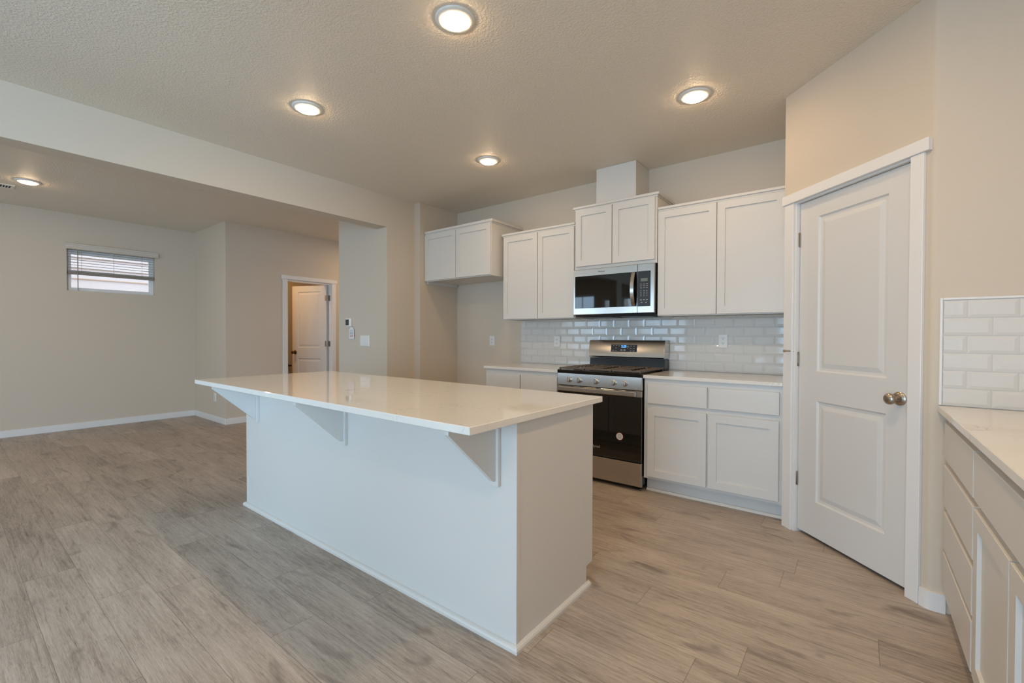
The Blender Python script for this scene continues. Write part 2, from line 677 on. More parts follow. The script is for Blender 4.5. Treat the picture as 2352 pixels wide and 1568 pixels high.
# wall with door_2
DY0, DY1, DH = -0.818, -0.087, 2.035
struct('wall_hall', B((XH - 0.12, XH, -1.6303, DY0, 0, CEIL), (XH - 0.12, XH, DY1, 1.55, 0, CEIL), (XH - 0.12, XH, DY0, DY1, DH, CEIL)), 'wall',
       'beige hall wall holding the open white door', 'wall')
struct('wall_step', B((XW, XH - 0.12, -1.6303, -1.51, 0, CEIL)), 'wall', 'narrow beige wall step between the window wall and the hall door', 'wall')
WY0, WY1, WZ0, WZ1 = -3.004, -2.108, 1.772, 2.296
struct('wall_window', B((XW - 0.14, XW, YREAR, WY0, 0, CEIL), (XW - 0.14, XW, WY1, 1.55, 0, CEIL), (XW - 0.14, XW, WY0, WY1, 0, WZ0), (XW - 0.14, XW, WY0, WY1, WZ1, CEIL)),
       'wall', 'beige far left wall with the small high window', 'wall')
struct('wall_hall_end', B((XW - 0.14, XF - 0.2, 1.55, 1.65, 0, CEIL)), 'wall', 'wall closing the end of the hall', 'wall')
sy0, sy1, sz0, sz1 = SIDE
struct('wall_right', B((XR, XR + 0.12, YREAR, sy0, 0, CEIL), (XR, XR + 0.12, sy1, -1.331, 0, CEIL), (XR, XR + 0.12, sy0, sy1, 0, sz0), (XR, XR + 0.12, sy0, sy1, sz1, CEIL), (XR, XR + 0.12, -1.331, 0, 0, CEIL)), 'wall', 'right wall behind the long counter', 'wall')
# rear wall with window openings
cuts = sorted(REAR)
boxes = []
xp = XW
for (x0, x1, z0, z1) in cuts:
    boxes.append((xp, x0, YREAR - 0.14, YREAR, 0, CEIL))
    boxes.append((x0, x1, YREAR - 0.14, YREAR, 0, z0))
    boxes.append((x0, x1, YREAR - 0.14, YREAR, z1, CEIL))
    xp = x1
boxes.append((xp, XR, YREAR - 0.14, YREAR, 0, CEIL))
struct('wall_rear', B(*boxes), 'wall', 'rear wall with large windows opposite the kitchen', 'wall')

# pantry: diagonal wall with its door, then the tiled return
PO = Vector((1.708, -0.687, 0))
PU = Vector((1, -1, 0)).normalized()
PN = Vector((-1, -1, 0)).normalized()
PF = (PO, PU, Z, PN)
PLEN = 0.909
P2 = PO + PU * PLEN
bm = bmesh.new()
obox(bm, PF, 0.0, 0.088, 0, CEIL, -0.1, 0)
obox(bm, PF, 0.088, 0.828, 2.05, CEIL, -0.1, 0)
# right piece with rounded outside corner continuing into the tiled return
r = 0.035
t = r * math.tan(math.radians(22.5))
a = P2 - PU * t
c = a - PN * r
poly = [tuple((PO + PU * 0.828).xy)]
for k in range(7):
    ang = math.radians(225 + 45 * k / 6)
    poly.append((c.x + r * math.cos(ang), c.y + r * math.sin(ang)))
poly += [(XR, P2.y), (XR, P2.y + 0.1), (P2.x + 0.04, P2.y + 0.1), tuple((PO + PU * 0.828 - PN * 0.1).xy)]
prism(bm, poly, 0, CEIL)
box(bm, 1.709, 1.80, -0.685, -0.001, 0, CEIL)
struct('wall_pantry', bm, 'wall', 'beige diagonal pantry wall with rounded corner at right', 'wall')

# neighbouring house seen through the small window
bm = bmesh.new()
box(bm, -7.7, -7.6, -5.5, 0.5, 0, 4.5)
for k in range(26):
    z = 0.1 + k * 0.165
    extrude_poly(bm, [(-7.6, -5.5, z), (-7.572, -5.5, z), (-7.592, -5.5, z + 0.162), (-7.6, -5.5, z + 0.162)], (0, 6.0, 0))
nb = struct('wall_neighbor', bm, 'siding', 'pale siding of the house next door seen through the small window', 'wall')
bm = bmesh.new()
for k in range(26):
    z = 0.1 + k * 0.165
    box(bm, -7.574, -7.570, -5.5, 0.5, z + 0.001, z + 0.012)  # tan strips paint the shadow line along each board
obj('siding_shadow_strip', bm, 'sidingline', nb)

# baseboards
BH, BT = 0.083, 0.014


def bboard(bm, x0, x1, y0, y1):
    box(bm, x0, x1, y0, y1, 0, BH, bev=0.003)


bm = bmesh.new()
bboard(bm, XW, XW + BT, YREAR, -1.6303)
struct('baseboard_left', bm, 'trim', 'white baseboard along the small-window wall', 'baseboard')
bm = bmesh.new()
bboard(bm, XW + BT, XH + BT, -1.6303 - BT, -1.6303)
struct('baseboard_step', bm, 'trim', 'short white baseboard along the wall step', 'baseboard')
bm = bmesh.new()
bboard(bm, XH, XH + BT, -1.6303, -0.884)
bboard(bm, XH, XH + BT, -0.02, 1.55)
struct('baseboard_hall', bm, 'trim', 'white baseboard along the hall door wall', 'baseboard')
bm = bmesh.new()
bboard(bm, -2.956, XA + BT, YJ - BT, YJ)
bboard(bm, XA, XA + BT, YJ, -0.606 - BT)
bboard(bm, XA, XF + BT, -0.606 - BT, -0.606)
bboard(bm, XF, XF + BT, -0.606, 0)
struct('baseboard_fridge', bm, 'trim', 'white baseboard around the fridge space wall', 'baseboard')
# pantry corner baseboard follows the round corner
bm = bmesh.new()
co = []
ci = []
a0 = PO + PU * 0.876
co.append((a0 + PN * BT).xy.to_tuple())
ci.append(a0.xy.to_tuple())
for k in range(7):
    ang = math.radians(225 + 45 * k / 6)
    ci.append((c.x + r * math.cos(ang), c.y + r * math.sin(ang)))
    co.append((c.x + (r + BT) * math.cos(ang), c.y + (r + BT) * math.sin(ang)))
ci.append((2.404, P2.y))
co.append((2.404, P2.y - BT))
prism(bm, co + list(reversed(ci)), 0, BH)
struct('baseboard_pantry', bm, 'trim', 'short white baseboard curving round the pantry corner', 'baseboard')

# ------------------------------------------------------------------ windows
w1 = struct('window_1', B((XW - 0.125, XW - 0.075, WY0, WY0 + 0.05, WZ0, WZ1), (XW - 0.125, XW - 0.075, WY1 - 0.05, WY1, WZ0, WZ1),
                          (XW - 0.125, XW - 0.075, WY0 + .05, WY1 - .05, WZ0, WZ0 + 0.045), (XW - 0.125, XW - 0.075, WY0 + .05, WY1 - .05, WZ1 - 0.045, WZ1), bev=0.003), 'vinyl',
            'small high white vinyl window in the far left wall', 'window')
obj('window_pane', B((XW - 0.102, XW - 0.098, WY0 + 0.045, WY1 - 0.045, WZ0 + 0.04, WZ1 - 0.04)), 'glass', w1)
for i, (x0, x1, z0, z1) in enumerate(REAR):
    bm = bmesh.new()
    f = 0.05
    y0, y1 = YREAR - 0.11, YREAR - 0.05
    box(bm, x0, x0 + f, y0, y1, z0, z1)
    box(bm, x1 - f, x1, y0, y1, z0, z1)
    box(bm, x0 + f, x1 - f, y0, y1, z0, z0 + f)
    box(bm, x0 + f, x1 - f, y0, y1, z1 - f, z1)
    nx = max(1, round((x1 - x0) / 0.45))
    nz = 3 if z1 - z0 > 1.2 else 2
    for k in range(1, nx):
        xx = x0 + (x1 - x0) * k / nx
        box(bm, xx - 0.01, xx + 0.01, y0 + 0.02, y1 - 0.02, z0 + f, z1 - f)
    for k in range(1, nz):
        zz = z0 + (z1 - z0) * k / nz
        box(bm, x0 + f, x1 - f, y0 + 0.021, y1 - 0.021, zz - 0.01, zz + 0.01)
    wo = struct('window_%d' % (i + 2), bm, 'vinyl', ['wide living room window in the rear wall', 'narrow side window beside the rear glass door',
                'gridded dining window in the rear wall', 'wide glazed patio door in the rear wall behind the camera'][i], 'window')
    obj('window_pane', B((x0 + .04, x1 - .04, y0 + 0.028, y0 + 0.032, z0 + .04, z1 - .04)), 'glass', wo)

bm = bmesh.new()
for (p, q, r_, s_) in ((sy0, sy0 + .05, sz0, sz1), (sy1 - .05, sy1, sz0, sz1), (sy0 + .05, sy1 - .05, sz0, sz0 + .05), (sy0 + .05, sy1 - .05, sz1 - .05, sz1), ((sy0 + sy1) / 2 - .03, (sy0 + sy1) / 2 + .03, sz0 + .05, sz1 - .05)):
    box(bm, XR + 0.04, XR + 0.09, p, q, r_, s_)
wo = struct('window_6', bm, 'vinyl', 'unseen wide window added in the right wall for side daylight', 'window')
obj('window_pane', B((XR + 0.063, XR + 0.067, sy0 + .04, sy1 - .04, sz0 + .04, sz1 - .04)), 'glass', wo)

# blind on the small window
tb = thing('window_blind', 'white horizontal blind half raised on the small high window', 'blind', (XW + 0.03, (WY0 + WY1) / 2, WZ0))
bm = bmesh.new()
prof = [(0.002, 2.300), (0.034, 2.297), (0.040, 2.303), (0.040, 2.318), (0.034, 2.326), (0.034, 2.345), (0.042, 2.352), (0.042, 2.366), (0.034, 2.371), (0.002, 2.371)]
extrude_poly(bm, [(XW + a_, -3.018, b_) for a_, b_ in prof], (0, 0.943, 0))
obj('valance', bm, 'valance', tb)
bm = bmesh.new()
xs0, xs1 = XW - 0.06, XW - 0.012
for k in range(7):
    z = 2.272 - k * 0.034
    for (za, zb) in ((0.004, -0.004),):
        extrude_poly(bm, [(xs0, WY0 + 0.01, z - 0.0010), (xs0, WY0 + 0.01, z + 0.0012), (xs1, WY0 + 0.01, z + 0.0012), (xs1, WY0 + 0.01, z - 0.0010)], (0, WY1 - WY0 - 0.02, 0))
obj('slat', bm, 'slat', tb)
bm = bmesh.new()
for k in range(7):
    z = 2.008 + k * 0.0038
    box(bm, xs0, xs1, WY0 + 0.01, WY1 - 0.01, z, z + 0.0026)
obj('gathered_slats', bm, 'slat', tb)
obj('bottom_rail', B((xs0 - .002, xs1 + .003, WY0 + 0.008, WY1 - 0.008, 1.982, 2.006), bev=0.004), 'cord', tb)
bm = bmesh.new()
tube(bm, [(XW - 0.004, -2.901, 2.295), (XW - 0.004, -2.901, 1.775)], 0.0045, 8)
obj('wand', bm, 'cord', tb)
for yy in (-2.865, -2.55, -2.25):
    bm = bmesh.new()
    tube(bm, [(XW - 0.009, yy, 2.295), (XW - 0.009, yy, 2.0)], 0.0014, 6)
    obj('lift_cord', bm, 'cord', tb)

# ------------------------------------------------------------------ doors


def door_leaf(bm, fr, u0, u1, v0, v1, th, panels, both=False):
    """leaf with raised-panel recesses on the +n face"""
    o, U, V, Nn = fr

    def P(u, v, n):
        return bm.verts.new(o + U * u + V * v + Nn * n)
    us = [u0, panels[0][0], panels[0][1], u1]
    vs = [v0] + [q for p in sorted(panels, key=lambda p: p[2]) for q in (p[2], p[3])] + [v1]
    for (n0, sgn) in ((th, 1), (0.0, -1)):
        for i in range(3):
            for j in range(len(vs) - 1):
                ua, ub, va, vb = us[i], us[i + 1], vs[j], vs[j + 1]
                if i == 1 and j % 2 == 1:
                    R = []
                    for (ins, d) in ((0, 0), (0.008, -0.009), (0.022, -0.010), (0.048, -0.003)):
                        n = n0 + sgn * d
                        R.append([P(ua + ins, va + ins, n), P(ub - ins, va + ins, n), P(ub - ins, vb - ins, n), P(ua + ins, vb - ins, n)])
                    for A, C in zip(R, R[1:]):
                        for k in range(4):
                            l = (k + 1) % 4
                            bm.faces.new((A[k], A[l], C[l], C[k]))
                    bm.faces.new(R[-1])
                else:
                    bm.faces.new((P(ua, va, n0), P(ub, va, n0), P(ub, vb, n0), P(ua, vb, n0)))
    for (ua, va, ub, vb) in ((u0, v0, u1, v0), (u1, v0, u1, v1), (u1, v1, u0, v1), (u0, v1, u0, v0)):
        bm.faces.new((P(ua, va, 0), P(ub, vb, 0), P(ub, vb, th), P(ua, va, th)))
    bmesh.ops.remove_doubles(bm, verts=bm.verts[:], dist=1e-5)


def knob_bm(o, axis, s=1.0):
    bm = bmesh.new()
    lathe(bm, [(0.033 * s, 0), (0.033 * s, 0.006), (0.028 * s, 0.011), (0.014 * s, 0.014), (0.0115 * s, 0.020), (0.0115 * s, 0.036), (0.018 * s, 0.040),
               (0.0255 * s, 0.047), (0.0275 * s, 0.055), (0.0265 * s, 0.063), (0.021 * s, 0.070), (0.010 * s, 0.0735), (0, 0.074)], o, axis, 32)
    return bm


def hinge_bm(o, U, Nn, z0, z1):
    """knuckle barrel with a sliver of leaf"""
    bm = bmesh.new()
    ax = Z
    h = z1 - z0
    lathe(bm, [(0.0, 0.0), (0.0045, 0.0), (0.0065, 0.003), (0.0065, h / 3 - .001), (0.0055, h / 3), (0.0065, h / 3 + .001), (0.0065, 2 * h / 3 - .001), (0.0055, 2 * h / 3),
               (0.0065, 2 * h / 3 + .001), (0.0065, h - .003), (0.0045, h), (0, h)], o + Z * z0, ax, 14, cap=False)
    fr = (o, U, Z, Nn)
    obox(bm, fr, -0.014, 0.014, z0 + 0.001, z1 - 0.001, -0.006, -0.003)
    return bm


# pantry door (door_1) with casing (trim_1)
bm = bmesh.new()
DS0, DS1 = 0.110, 0.806
DN = -0.022
frd = (PO + PN * (DN - 0.035), PU, Z, PN)
door_leaf(bm, frd, DS0, DS1, 0.020, 2.034, 0.035, [(0.247, 0.677, 0.229, 0.833), (0.247, 0.677, 1.008, 1.925)])
d1 = struct('door_1', bm, 'door', 'closed white two-panel pantry door in the diagonal wall', 'door', base=PO + PU * 0.11)
kn = obj('door_knob', knob_bm(PO + PU * 0.747 + Z * 0.917 + PN * (DN + 0.0005), PN), 'nickel', d1, smooth=True)
kn['label'] = 'satin nickel round door knob'
for (z0, z1) in ((1.768, 1.860), (1.029, 1.121), (0.288, 0.378)):
    h = obj('hinge', hinge_bm(PO + PU * 0.0995 + PN * (DN + 0.008), PU, PN, z0, z1), 'nickel', d1, smooth=True)
    h['label'] = 'satin nickel hinge'
bm = bmesh.new()
ps = PO + PU * 0.0995 + PN * (DN + 0.008)
tube(bm, [ps + Z * 1.121, ps + Z * 1.124 + PN * 0.03 - PU * 0.02, ps + Z * 1.124 + PN * 0.055 - PU * 0.030], 0.004, 8)
lathe(bm, [(0.0, 0), (0.008, 0.001), (0.008, 0.012), (0, 0.013)], ps + Z * 1.124 + PN * 0.055 - PU * 0.030, (PN * 0.9 - PU * 0.35), 12, cap=False)
obj('door_stop', bm, 'nickel', d1, smooth=True)['label'] = 'small hinge-pin door stop with a pale tip'
bm = bmesh.new()
CT = 0.016
obox(bm, PF, 0.018, 0.092, 0, 2.046, 0.0, CT, 0.002)
obox(bm, PF, 0.813, 0.873, 0, 2.046, 0.0, CT, 0.002)
obox(bm, PF, 0.004, 0.899, 2.046, 2.104, 0.0, CT + 0.008, 0.002)
# jambs and stops
obox(bm, PF, 0.088, 0.105, 0, 2.05, -0.1, 0.001)
obox(bm, PF, 0.811, 0.828, 0, 2.05, -0.1, 0.001)
obox(bm, PF, 0.105, 0.811, 2.037, 2.05, -0.1, 0.001)
obox(bm, PF, 0.105, 0.118, 0, 2.037, -0.1, DN - 0.037)
obox(bm, PF, 0.798, 0.811, 0, 2.037, -0.1, DN - 0.037)
obox(bm, PF, 0.118, 0.798, 2.022, 2.037, -0.1, DN - 0.037)
t1 = struct('trim_1', bm, 'trim', 'white flat casing around the pantry door', 'door casing', base=PO)
bm = bmesh.new()
obox(bm, PF, 0.8095, 0.8112, 0.885, 0.945, DN - 0.024, DN + 0.004)
obj('strike_plate', bm, 'nickel', t1)

# hall door (door_2), opened into the bathroom, hinges at the right jamb
hy = DY1 - 0.016
ang = math.radians(31)      # leaf swings into the bathroom
LU = Vector((-math.sin(ang) * 0.62, -1, 0)).normalized()
HP = Vector((XH - 0.085, hy - 0.012, 0))
tgt = Vector((-4.90, -0.585, 0))
frl_dir = Vector((tgt.x - HP.x, tgt.y - HP.y, 0)).normalized()
# solve the swing from the sight line to the free edge (0.69 m leaf)
LW = 0.69
cx, cy = CAM[0], CAM[1]
sd = Vector((tgt.x - cx, tgt.y - cy))
best = None
for i in range(1, 1400):
    a_ = math.radians(i * 0.1 * 0.65)
    e_ = Vector((HP.x - math.sin(a_) * LW, HP.y - math.cos(a_) * LW))
    cr_ = abs((e_.x - cx) * sd.y - (e_.y - cy) * sd.x) / sd.length
    if best is None or cr_ < best[0]:
        best = (cr_, a_)
ang = best[1]
LU = Vector((-math.sin(ang), -math.cos(ang), 0))
LN = Vector((math.cos(ang), -math.sin(ang), 0))
LF = (HP, LU, Z, LN)
bm = bmesh.new()
door_leaf(bm, LF, 0.004, LW, 0.012, 2.022, 0.035, [(0.115, LW - 0.115, 0.229, 0.833), (0.115, LW - 0.115, 1.008, 1.925)])
d2 = struct('door_2', bm, 'door', 'half-open white two-panel door in the far hall', 'door', base=HP)
obj('door_knob', knob_bm(HP + LU * (LW - 0.06) + Z * 0.93 + LN * 0.0355, LN), 'bronze', d2, smooth=True)['label'] = 'bronze round door knob'
obj('door_knob', knob_bm(HP + LU * (LW - 0.06) + Z * 0.93 - LN * 0.0005, -LN), 'bronze', d2, smooth=True)['label'] = 'bronze round door knob on the inner face'
for (z0, z1) in ((1.77, 1.86), (1.03, 1.12), (0.29, 0.38)):
    bm = bmesh.new()
    hp = HP + LN * 0.040
    lathe(bm, [(0.0, 0.0), (0.007, 0.0), (0.007, 0.09), (0, 0.09)], hp + Z * z0, Z, 12, cap=False)
    obox(bm, (HP, LU, Z, LN), 0.0, 0.026, z0, z1, 0.0355, 0.0385)
    box(bm, XH - 0.084, XH - 0.030, hy - 0.0035, hy - 0.0005, z0, z1)
    obj('hinge', bm, 'nickel', d2)['label'] = 'nickel hinge'
bm = bmesh.new()
box(bm, XH, XH + 0.016, -0.878, -0.808, 0, 2.045, 0.002)
box(bm, XH, XH + 0.016, -0.097, -0.029, 0, 2.045, 0.002)
box(bm, XH, XH + 0.024, -0.895, -0.012, 2.045, 2.103, 0.002)
box(bm, XH - 0.12, XH, DY0, DY0 + 0.016, 0, DH)
box(bm, XH - 0.12, XH, DY1 - 0.016, DY1, 0, DH)
box(bm, XH - 0.12, XH, DY0 + 0.016, DY1 - 0.016, DH - 0.013, DH)
struct('trim_2', bm, 'trim', 'white casing around the half-open hall door', 'door casing')
# towel bar on the bathroom wall behind the door
tw = thing('towel_bar', 'dark towel bar on the bathroom wall behind the half-open door', 'towel bar', (-5.72, -0.40, 0.66))
# ------------------------------------------------------------------ ceiling lamps
LAMPS = [((0.531, -2.487), 'round white ceiling lamp nearest the camera, above the island end'),
         ((-0.860, -2.489), 'round white ceiling lamp above the far left end of the island'),
         ((1.252, -1.072), 'round white ceiling lamp in front of the pantry wall'),
         ((-0.480, -1.066), 'round white ceiling lamp near the fridge cabinet'),
         ((-4.496, -3.449), 'round white ceiling lamp in the living room beside the vent')]
(lx, ly), lab = LAMPS[0]
L0 = thing('ceiling_lamp', lab, 'ceiling lamp', (lx, ly, CEIL), 'round ceiling lamps')
bm = bmesh.new()
lathe(bm, [(0.060, -0.004), (0.0625, -0.0145), (0.064, -0.0148), (0.088, -0.0085), (0.094, -0.0055), (0.0955, -0.003), (0.0955, -0.0002), (0.060, -0.0002)], (lx, ly, CEIL), Z, 56, cap=False)
obj('trim_ring', bm, 'plastic', L0, smooth=True)
bm = bmesh.new()
lathe(bm, [(0.0622, -0.011), (0.0622, -0.0160), (0.060, -0.0188), (0.052, -0.0215), (0.036, -0.0235), (0.018, -0.0245), (0, -0.025)], (lx, ly, CEIL), Z, 56, cap=False)
obj('lens', bm, 'lens', L0, smooth=True)['label'] = 'glowing frosted lens'
for (lx, ly), lab in LAMPS[1:]:
    copy_tree(L0, (lx, ly, CEIL), lab)

# ceiling vent
VX0, VX1, VY1 = -4.975, -4.795, -3.512
tv = thing('ceiling_vent', 'white slotted ceiling vent at the left edge beside a lamp', 'vent', ((VX0 + VX1) / 2, VY1 - 0.17, CEIL))
bm = bmesh.new()
box(bm, VX0, VX1, VY1 - 0.34, VY1 - 0.315, CEIL - 0.008, CEIL - 0.0005, 0.002)
box(bm, VX0, VX1, VY1 - 0.025, VY1, CEIL - 0.008, CEIL - 0.0005, 0.002)
box(bm, VX0, VX0 + 0.03, VY1 - 0.315, VY1 - 0.025, CEIL - 0.008, CEIL - 0.0005, 0.002)
box(bm, VX1 - 0.03, VX1, VY1 - 0.315, VY1 - 0.025, CEIL - 0.008, CEIL - 0.0005, 0.002)
obj('frame', bm, 'plastic', tv)
bm = bmesh.new()
k = 0
yy = VY1 - 0.04
while yy > VY1 - 0.31:
    box(bm, VX0 + 0.03, VX1 - 0.03, yy - 0.006, yy, CEIL - 0.007, CEIL - 0.002)
    yy -= 0.02
obj('grille', bm, 'plastic', tv)
obj('duct', B((VX0 + 0.03, VX1 - 0.03, VY1 - 0.314, VY1 - 0.026, CEIL - 0.0019, CEIL - 0.0006)), 'vent_dark', tv)['label'] = 'dark sheet painting the shade in the slots'  # thin dark sheet paints the shade behind the grille, no open duct
bm = bmesh.new()
tube(bm, [(-5.72, -0.58, 0.685), (-5.72, -0.225, 0.685)], 0.009, 10)
obj('rod', bm, 'bronze', tw)
for yy in (-0.57, -0.245):
    bm = bmesh.new()
    lathe(bm, [(0.024, 0), (0.024, 0.008), (0.012, 0.014), (0.011, 0.095), (0.015, 0.10), (0.015, 0.112), (0, 0.114)], (XW + 0.001, yy, 0.685), X, 18)
    obj('bracket', bm, 'bronze', tw)

# ------------------------------------------------------------------ outlets, switch, thermostat


def outlet_parts(o, fr, w=0.074, h=0.116):
    bm = bmesh.new()
    rings_panel(bm, fr, [(-w / 2, w / 2, -h / 2, h / 2, 0), (-w / 2, w / 2, -h / 2, h / 2, 0.003), (-w / 2 + .004, w / 2 - .004, -h / 2 + .004, h / 2 - .004, 0.006)])
    obj('plate', bm, 'plastic', o)
    for s in (-1, 1):
        vc = s * 0.0195
        bm = bmesh.new()
        pts = []
        for k in range(20):
            a_ = 2 * math.pi * k / 20
            pts.append(fr[0] + fr[1] * (0.0165 * math.cos(a_)) + fr[2] * (vc + max(-0.0135, min(0.0135, 0.017 * math.sin(a_)))) + fr[3] * 0.0055)
        extrude_poly(bm, pts, fr[3] * 0.0025)
        rc = obj('receptacle', bm, 'plastic', o)
        bm = bmesh.new()
        obox(bm, fr, -0.0075, -0.0050, vc - 0.001, vc + 0.008, 0.0081, 0.0086)
        obox(bm, fr, 0.0050, 0.0075, vc - 0.001, vc + 0.007, 0.0081, 0.0086)
        obox(bm, fr, -0.0022, 0.0022, vc - 0.0095, vc - 0.005, 0.0081, 0.0086)
        obj('slot', bm, 'slot', rc)


def fr_at(p, U, Nn):
    return (Vector(p), U, Z, Nn)


OUT0 = thing('wall_outlet', 'white outlet on the tiles right of the range', 'outlet', (1.1985, -0.0125, 1.176), 'electrical outlets')
outlet_parts(OUT0, fr_at((1.1985, -0.0125, 1.176), X, -Y))
copy_tree(OUT0, (-0.425, -0.0125, 1.154), 'white outlet on the tiles left of the range')
copy_tree(OUT0, (-1.333, -0.0005, 1.154), 'white outlet on the bare wall of the fridge space')
copy_tree(OUT0, (-5.030, -1.6308, 0.341), 'white outlet low on the narrow wall step, seen under the island bracket')

sw = thing('light_switch', 'white double rocker light switch plate below the thermostat', 'light switch', (-2.415, YJ - 0.0005, 1.151))
fr = fr_at((-2.415, YJ - 0.0005, 1.151), X, -Y)
bm = bmesh.new()
rings_panel(bm, fr, [(-0.086, 0.086, -0.062, 0.062, 0), (-0.086, 0.086, -0.062, 0.062, 0.004), (-0.082, 0.082, -0.058, 0.058, 0.0075)])
obj('plate', bm, 'plastic', sw)
for sx in (-0.046, 0.0, 0.046):
    bm = bmesh.new()
    o_ = fr[0]
    pr_ = [(-0.034, 0.0076), (-0.034, 0.0085), (-0.0, 0.0095), (0.034, 0.014), (0.034, 0.0076)]
    extrude_poly(bm, [o_ + X * (sx - 0.0165) + Z * -a_ - Y * b_ for a_, b_ in pr_], (0.033, 0, 0))
    obj('rocker', bm, 'plastic', sw)

th = thing('thermostat', 'small white thermostat with grey screen on the hall wall', 'thermostat', (-2.72, YJ, 1.365))
obj('case', B((-2.772, -2.672, YJ - 0.03, YJ - 0.0005, 1.318, 1.417), bev=0.006), 'plastic', th)
obj('screen', B((-2.763, -2.697, YJ - 0.0312, YJ - 0.0301, 1.334, 1.402)), 'screen', th)['label'] = 'dark grey screen'
tg = thing('paper_tag', 'white printed paper tag hanging under the thermostat', 'tag', (-2.668, YJ - 0.012, 1.172))
bm = bmesh.new()
extrude_poly(bm, [(-2.718, YJ - 0.012, 1.172), (-2.619, YJ - 0.012, 1.172), (-2.619, YJ - 0.012, 1.281), (-2.650, YJ - 0.012, 1.312), (-2.687, YJ - 0.012, 1.312), (-2.718, YJ - 0.012, 1.281)], (0, 0.001, 0))
obj('card', bm, 'paper', tg)
bm = bmesh.new()
for z in (1.272, 1.254, 1.244, 1.236, 1.228):
    box(bm, -2.704, -2.634, YJ - 0.0126, YJ - 0.0121, z, z + 0.0035)
obj('grey_print', bm, 'ink', tg)
bm = bmesh.new()
for z in (1.210, 1.194):
    box(bm, -2.700, -2.636, YJ - 0.0126, YJ - 0.0121, z, z + 0.007)
obj('red_print', bm, 'redink', tg)
bm = bmesh.new()
tube(bm, [(-2.668, YJ - 0.0115, 1.306), (-2.668, YJ - 0.0115, 1.321)], 0.001, 6)
obj('string', bm, 'ink', tg)

# ------------------------------------------------------------------ backsplash


def tile_run(bm, fr, u0, u1, v0, v1, start, tw_=0.1508, th_=0.0763):
    """bevelled 3x6 tiles in running bond, clipped to the field"""
    g = 0.0011
    row = 0
    v = v0
    while v < v1 - 0.004:
        vb = min(v + th_, v1)
        off = start + (0.5 * tw_ if row % 2 else 0)
        k = math.floor((u0 - off) / tw_)
        while off + k * tw_ < u1 - 0.004:
            a_, b_ = max(u0, off + k * tw_), min(u1, off + (k + 1) * tw_)
            fl, frr = a_ > u0 + 1e-6 or off + k * tw_ >= u0 - 1e-6, b_ < u1 - 1e-6
            be = 0.013
            if b_ - a_ > 0.006:
                A, Bb, C, D = a_ + g, b_ - g, v + g, vb - g
                bl = min(be if fl else 0.0008, (Bb - A) * 0.4)
                br = min(be if frr else 0.0008, (Bb - A) * 0.4)
                bt = be if vb == v + th_ else 0.0008
                o, U, V, Nn = fr
                R = []
                for (p0, p1, q0, q1, n) in ((A, Bb, C, D, 0), (A, Bb, C, D, 0.0045), (A + bl, Bb - br, C + be, D - bt, 0.0085)):
                    R.append([bm.verts.new(o + U * i + V * j + Nn * n) for i, j in ((p0, q0), (p1, q0), (p1, q1), (p0, q1))])
                for P_, Q_ in zip(R, R[1:]):
                    for m_ in range(4):
                        l_ = (m_ + 1) % 4
                        bm.faces.new((P_[m_], P_[l_], Q_[l_], Q_[m_]))
                bm.faces.new(R[-1])
            k += 1
        v += th_
        row += 1


bs = thing('tile_backsplash', 'glossy white subway tile backsplash behind the range', 'backsplash', (0.4, 0, 0.916))
bm = bmesh.new()
tile_run(bm, FRONT(-0.002), -0.900, 1.706, 0.916, 1.386, 0.974 - 0.1508 * 0.5)
obj('tiles', bm, 'tile', bs)
obj('grout_bed', B((-0.901, 1.7075, -0.0045, -0.0005, 0.9155, 1.3865)), 'grout', bs)

rb = thing('tile_backsplash', 'white subway tile backsplash above the right-hand counter', 'backsplash', (2.69, P2.y, 0.916))
bm = bmesh.new()
tile_run(bm, FRONT(P2.y - 0.002), 2.3835, XR - 0.001, 0.916, 1.374, 2.534 - 0.1508)
obj('tiles', bm, 'tile', rb)
obj('grout_bed', B((2.374, XR - 0.001, P2.y - 0.0045, P2.y - 0.0005, 0.9155, 1.375)), 'grout', rb)
bm = bmesh.new()
box(bm, 2.3725, 2.3825, P2.y - 0.011, P2.y - 0.0008, 0.9155, 1.386, bev=0.002)
box(bm, 2.3825, XR - 0.001, P2.y - 0.011, P2.y - 0.0008, 1.3755, 1.386, bev=0.002)
obj('edge_trim', bm, 'trim', rb)

# ------------------------------------------------------------------ upper cabinets


def crown(bm, x0, x1, ydep, z0, z1, left, right):
    """flat crown board around the front (and the exposed ends)"""
    ov = 0.018
    box(bm, x0 - (ov if left else 0), x1 + (ov if right else 0), ydep - ov, -0.003, z0 + 0.012, z1, bev=0.003)
    box(bm, x0 - (0.006 if left else 0), x1 + (0.006 if right else 0), ydep - 0.007, -0.003, z0, z0 + 0.012)


def upper(name, label, x0, x1, ydep, z0, ztop, zcr, doors, zd0, zd1, left, right, xb=None):
    t_ = thing(name, label, 'cabinet', ((x0 + x1) / 2, ydep / 2, z0))
    bm = bmesh.new()
    # carcass: sides, bottom (recessed), top, face frame
    box(bm, x0, x1, ydep, -0.001, z0 + 0.012, ztop)
    box(bm, x0, x0 + 0.016, ydep, -0.001, z0, z0 + 0.012)
    box(bm, x1 - 0.016, x1, ydep, -0.001, z0, z0 + 0.012)
    box(bm, x0 + 0.016, x1 - 0.016, ydep, ydep + 0.02, z0, z0 + 0.012)
    obj('carcass', bm, 'white', t_)
    for (a_, b_) in doors:
        bm = bmesh.new()
        shaker(bm, FRONT(ydep - 0.001), a_, b_, zd0, zd1)
        obj('door', bm, 'white', t_)
    bm = bmesh.new()
    crown(bm, x0, x1, ydep, ztop + 0.0005, zcr, left, right)
    obj('crown_board', bm, 'white', t_)
    return t_


